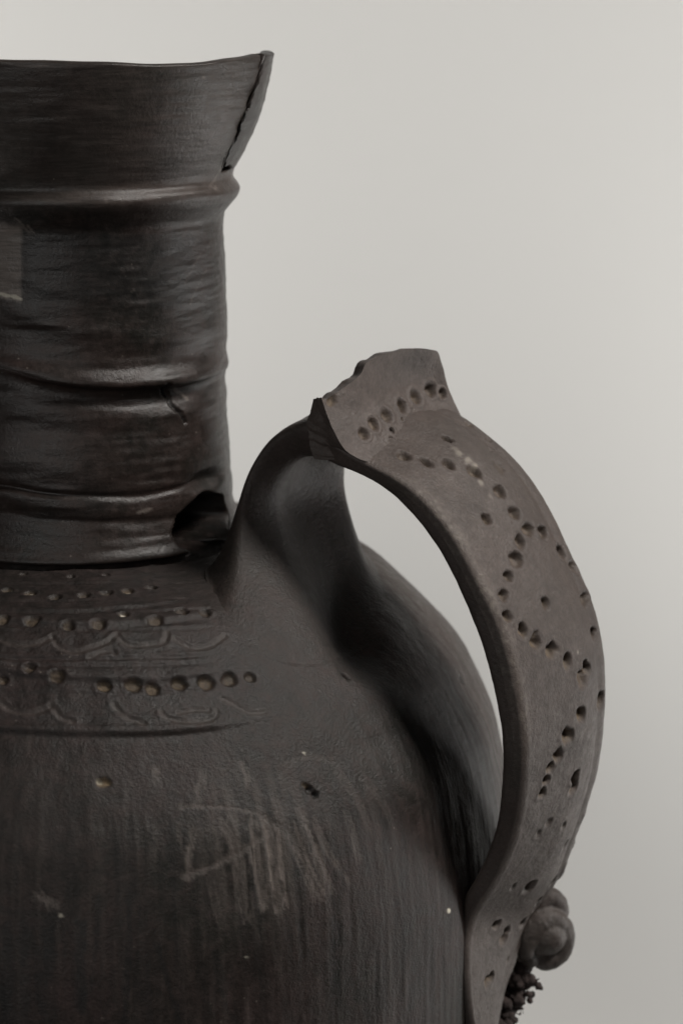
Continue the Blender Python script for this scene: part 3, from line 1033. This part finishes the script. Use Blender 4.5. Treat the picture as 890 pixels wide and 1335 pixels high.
FL = np.concatenate([rf_.reshape(NR, nsec, 3), HF.reshape(-1, nsec, 3)[:30]])
FS = FL.copy()
for _ in range(160):
    FS[1:-1] = (FS[:-2] + 2 * FS[1:-1] + FS[2:]) / 4
wk = np.concatenate([sstep(0, .25, np.linspace(0, 1, NR)), 1 - sstep(.2, 1, np.linspace(0, 1, 30))])[:, None, None]
FL = FL * (1 - wk) + FS * wk
HF[:30 * nsec] = FL[NR:].reshape(-1, 3)
HF = np.vstack([FL[:NR].reshape(-1, 3), HF])
for k in at_h:
    at_h[k] = np.concatenate([np.zeros(len(rf_)), at_h[k]])
at_h['grey'][:len(rf_)] = root_grey(rf_) + (0.26 - root_grey(rf_)) * sstep(0.15, 0.9, 1 - tcol) 
at_h['grey'] = np.clip(at_h['grey'], 0, 1)
NS += NR
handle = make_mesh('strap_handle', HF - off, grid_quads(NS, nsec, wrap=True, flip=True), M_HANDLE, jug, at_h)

# ------------------------------------------------------------------ broken flange standing on the top of the handle
NUc, NVr = 130, 110
base = catmull([at(535, 612, -238), at(552, 596, -200), at(570, 566, -140), at(606, 552, -88)], NUc)
crease = catmull([at(464, 597, -267), at(488, 560, -222), at(526, 537, -165), at(560, 520, -110), at(592, 523, -86)], NUc)
mid_ = catmull([at(434, 560, -262), at(470, 527, -215), at(512, 504, -160), at(548, 492, -110), at(583, 502, -82)], NUc)
tope = catmull([at(418, 518, -250), at(424, 521, -246), at(438, 512, -236), at(456, 499, -220), at(470, 486, -205), at(477, 473, -198),
                at(496, 463, -180), at(520, 457, -155), at(545, 454, -130), at(562, 456, -108), at(571, 459, -95), at(575, 472, -88)], NUc)
FG = np.zeros((NVr, NUc, 3))
for j in range(NUc):
    FG[:, j] = catmull(np.array([base[j], crease[j], mid_[j], tope[j]]), NVr)
# its back face, towards the neck
b_base = catmull([at(412, 597, -238), at(470, 575, -170), at(520, 560, -110), at(560, 552, -70)], NUc)
b_mid = catmull([at(400, 562, -236), at(445, 540, -180), at(500, 515, -115), at(555, 505, -62)], NUc)
b_top = tope + np.linspace(1, .8, NUc)[:, None] * np.array([-10.0, 20.0, -3.0])
BK = np.zeros_like(FG)
for j in range(NUc):
    BK[:, j] = catmull(np.array([b_base[j], b_mid[j], b_top[j]]), NVr)
fr = FG.reshape(-1, 3); bk = BK.reshape(-1, 3)
gn = np.cross(np.gradient(FG, axis=1), np.gradient(FG, axis=0)); gn /= np.linalg.norm(gn, axis=-1, keepdims=True)
gn = gn.reshape(-1, 3)
if (gn @ np.array([0.2, -1, 0.3])).mean() < 0:
    gn = -gn
fd = 0.8 * fbm(fr, 20, 3) + 1.5 * fbm(fr, 70, 2)
fat = {k: np.zeros(len(fr)) for k in ('dust', 'pale', 'dark', 'white', 'grey')}
fpx = project(fr)
for px, py, r, du, dep in [(473, 567, 8.5, .4, 7), (487, 553, 9.5, .5, 7), (504, 542, 10, .5, 7), (525, 530, 10.5, .5, 9), (543, 518, 10.5, .6, 8), (561, 509, 10, .4, 8),
                           (576, 513, 7, .3, 6), (511, 561, 5, 0, 8), (511, 574, 5, 0, 8), (516, 578, 4, 0, 8), (525, 547, 3, .5, 3), (538, 533, 3, .2, 3)]:
    k = np.argmin(((fpx - (px, py)) ** 2).sum(1))
    d = np.linalg.norm(fr - fr[k], axis=1) / r + .15 * fbm(fr, 8, 2)
    fd += -dep * (1 - sstep(.35, 1.0, d)) + 1.2 * np.exp(-((d - 1.25) / .22) ** 2)
    fat['dust'] = np.maximum(fat['dust'], (1 - sstep(.35, .95, d)) * du * .9)
    if du == 0:
        fat['dark'] = np.maximum(fat['dark'], 1 - sstep(.4, .9, d))
k = np.argmin(((fpx - (432, 524)) ** 2).sum(1))
d = np.linalg.norm(fr - fr[k], axis=1) / 9 + .3 * fbm(fr, 8, 2)
fat['dust'] = np.maximum(fat['dust'], (1 - sstep(.3, 1, d)) * .6); fd -= 4 * (1 - sstep(.3, 1, d))
fr = fr + gn * fd[:, None]
rough = 2.5
bk = bk + np.stack([rough * fbm(bk, 16, 3), rough * fbm(bk + 50, 16, 3), rough * fbm(bk + 90, 16, 3)], -1)
nf = len(fr)
idx = np.arange(nf).reshape(NVr, NUc)
# rim strips with intermediate rows so that the broken faces are rough
qs = [grid_quads(NVr, NUc), grid_quads(NVr, NUc, flip=True) + nf]
verts = [fr, bk]
cnt = 2 * nf
NB = 14
for strip in (idx[-1, :], idx[:, 0], idx[:, -1][::-1]):
    a, b = fr[strip], bk[strip]
    g = np.array([a + (b - a) * t for t in np.linspace(0, 1, NB)])
    prt = np.sin(np.linspace(0, math.pi, NB))[:, None]
    gf = g.reshape(-1, 3)
    nz_ = np.stack([fbm(gf, 14, 3), fbm(gf + 33, 14, 3), fbm(gf + 71, 14, 3)], -1).reshape(NB, -1, 3)
    g = g + nz_ * prt[..., None] * (1.2 if len(strip) == NUc else 3.5)
    verts.append(g.reshape(-1, 3))
    qs.append(grid_quads(NB, len(strip), flip=True) + cnt)
    cnt += g.shape[0] * g.shape[1]
verts = np.vstack(verts)
fat['grey'][:] = 1.0
fa2 = {k: np.concatenate([v, np.zeros(len(verts) - nf)]) for k, v in fat.items()}
fa2['grey'][nf:] = 0.85
make_mesh('broken_flange', verts - off, np.vstack(qs), M_HANDLE, jug, fa2)

# ------------------------------------------------------------------ applied scroll and crumbled pellets at the foot of the handle
def lump_mesh(name, balls, mat, parent, voxel=1.6, rough=1.2, grey=0.9):
    bm = bmesh.new()
    from mathutils import Matrix, Vector
    for c, r, sc in balls:
        m = Matrix.Translation(Vector(c)) @ Matrix.Diagonal((r * sc[0], r * sc[1], r * sc[2], 1))
        bmesh.ops.create_icosphere(bm, subdivisions=3, radius=1.0, matrix=m)
    me = bpy.data.meshes.new(name)
    bm.to_mesh(me); bm.free()
    o = bpy.data.objects.new(name, me); col.objects.link(o)
    md = o.modifiers.new('r', 'REMESH'); md.mode = 'VOXEL'; md.voxel_size = voxel
    ms = o.modifiers.new('s', 'SMOOTH'); ms.factor = 0.5; ms.iterations = 6
    dg = bpy.context.evaluated_depsgraph_get()
    ev = o.evaluated_get(dg).to_mesh()
    n = len(ev.vertices)
    co = np.zeros(n * 3, np.float32); ev.vertices.foreach_get('co', co); co = co.reshape(-1, 3).astype(float)
    no = np.zeros(n * 3, np.float32); ev.vertices.foreach_get('normal', no); no = no.reshape(-1, 3)
    faces = [tuple(p.vertices) for p in ev.polygons]
    o.evaluated_get(dg).to_mesh_clear()
    bpy.data.objects.remove(o); bpy.data.meshes.remove(me)
    co = co + no * (rough * fbm(co, 14, 3))[:, None]
    q = [f_ for f_ in faces if len(f_) == 4]; t = [f_ for f_ in faces if len(f_) == 3]
    z = {k: np.zeros(n) for k in ('dust', 'pale', 'dark', 'white', 'grey')}
    z['grey'][:] = grey
    return make_mesh(name, co - off, q, mat, parent, z, tris=t)


balls = []
one = (1, 1, 1)
path = catmull([(684, 1238, -150, 13), (690, 1215, -146, 17), (706, 1199, -138, 18), (725, 1204, -128, 17), (733, 1222, -122, 16), (727, 1242, -122, 15),
                (711, 1252, -127, 14), (698, 1246, -133, 11)], None)
for px, py, y, r in path[::9]:
    balls.append((at(px, py, y), r, one))
for px, py, y, r in catmull([(700, 1178, -130, 16), (714, 1170, -124, 15), (726, 1177, -118, 13), (730, 1190, -114, 11), (722, 1202, -118, 9)], None)[::9]:
    balls.append((at(px, py, y), r, one))
for px, py, y, r in [(713, 1221, -136, 24), (704, 1228, -136, 18), (690, 1250, -140, 12), (676, 1240, -140, 14)]:
    balls.append((at(px, py, y), r, one))
scroll = lump_mesh('applied_scroll', balls, M_HANDLE, jug, 1.6, 1.0, 0.6)
rp = np.random.default_rng(11)
PELL = [(668, 1266, 9), (680, 1268, 9), (692, 1274, 8), (664, 1279, 9), (677, 1281, 10), (690, 1287, 8), (662, 1293, 9), (674, 1296, 9), (686, 1299, 7),
        (660, 1307, 9), (672, 1310, 9), (654, 1320, 9), (667, 1323, 9), (650, 1333, 9), (662, 1337, 8), (646, 1346, 9), (697, 1279, 5), (679, 1305, 6), (676, 1318, 5)]
strip = lump_mesh('applied_strip', [(at(px, py, y), r, one) for px, py, y, r in catmull(
    [(682, 1258, -128, 10), (677, 1275, -130, 12), (669, 1295, -136, 12), (661, 1315, -144, 12), (650, 1345, -156, 12)], None)[::8]], M_BROKEN, jug, 1.8, 3.5, 0.0)
for px, py, r in PELL + [(a + 3, b + 6, c * .8) for a, b, c in PELL]:
    px, py, r = px + rp.uniform(-4, 4), py + rp.uniform(-4, 4), r * rp.uniform(.75, 1.2)
    c = at(px, py, -138 - (py - 1266) * .35 + rp.uniform(-7, 7))
    sc = rp.uniform(.75, 1.25, 3)
    bl = [(c, r * .95, sc), (c + rp.uniform(-4, 4, 3), r * .65, one), (c + rp.uniform(-5, 5, 3), r * .55, one)]
    lump_mesh('pellet', bl, M_BROKEN, strip, 1.8, 1.6, 0.0)
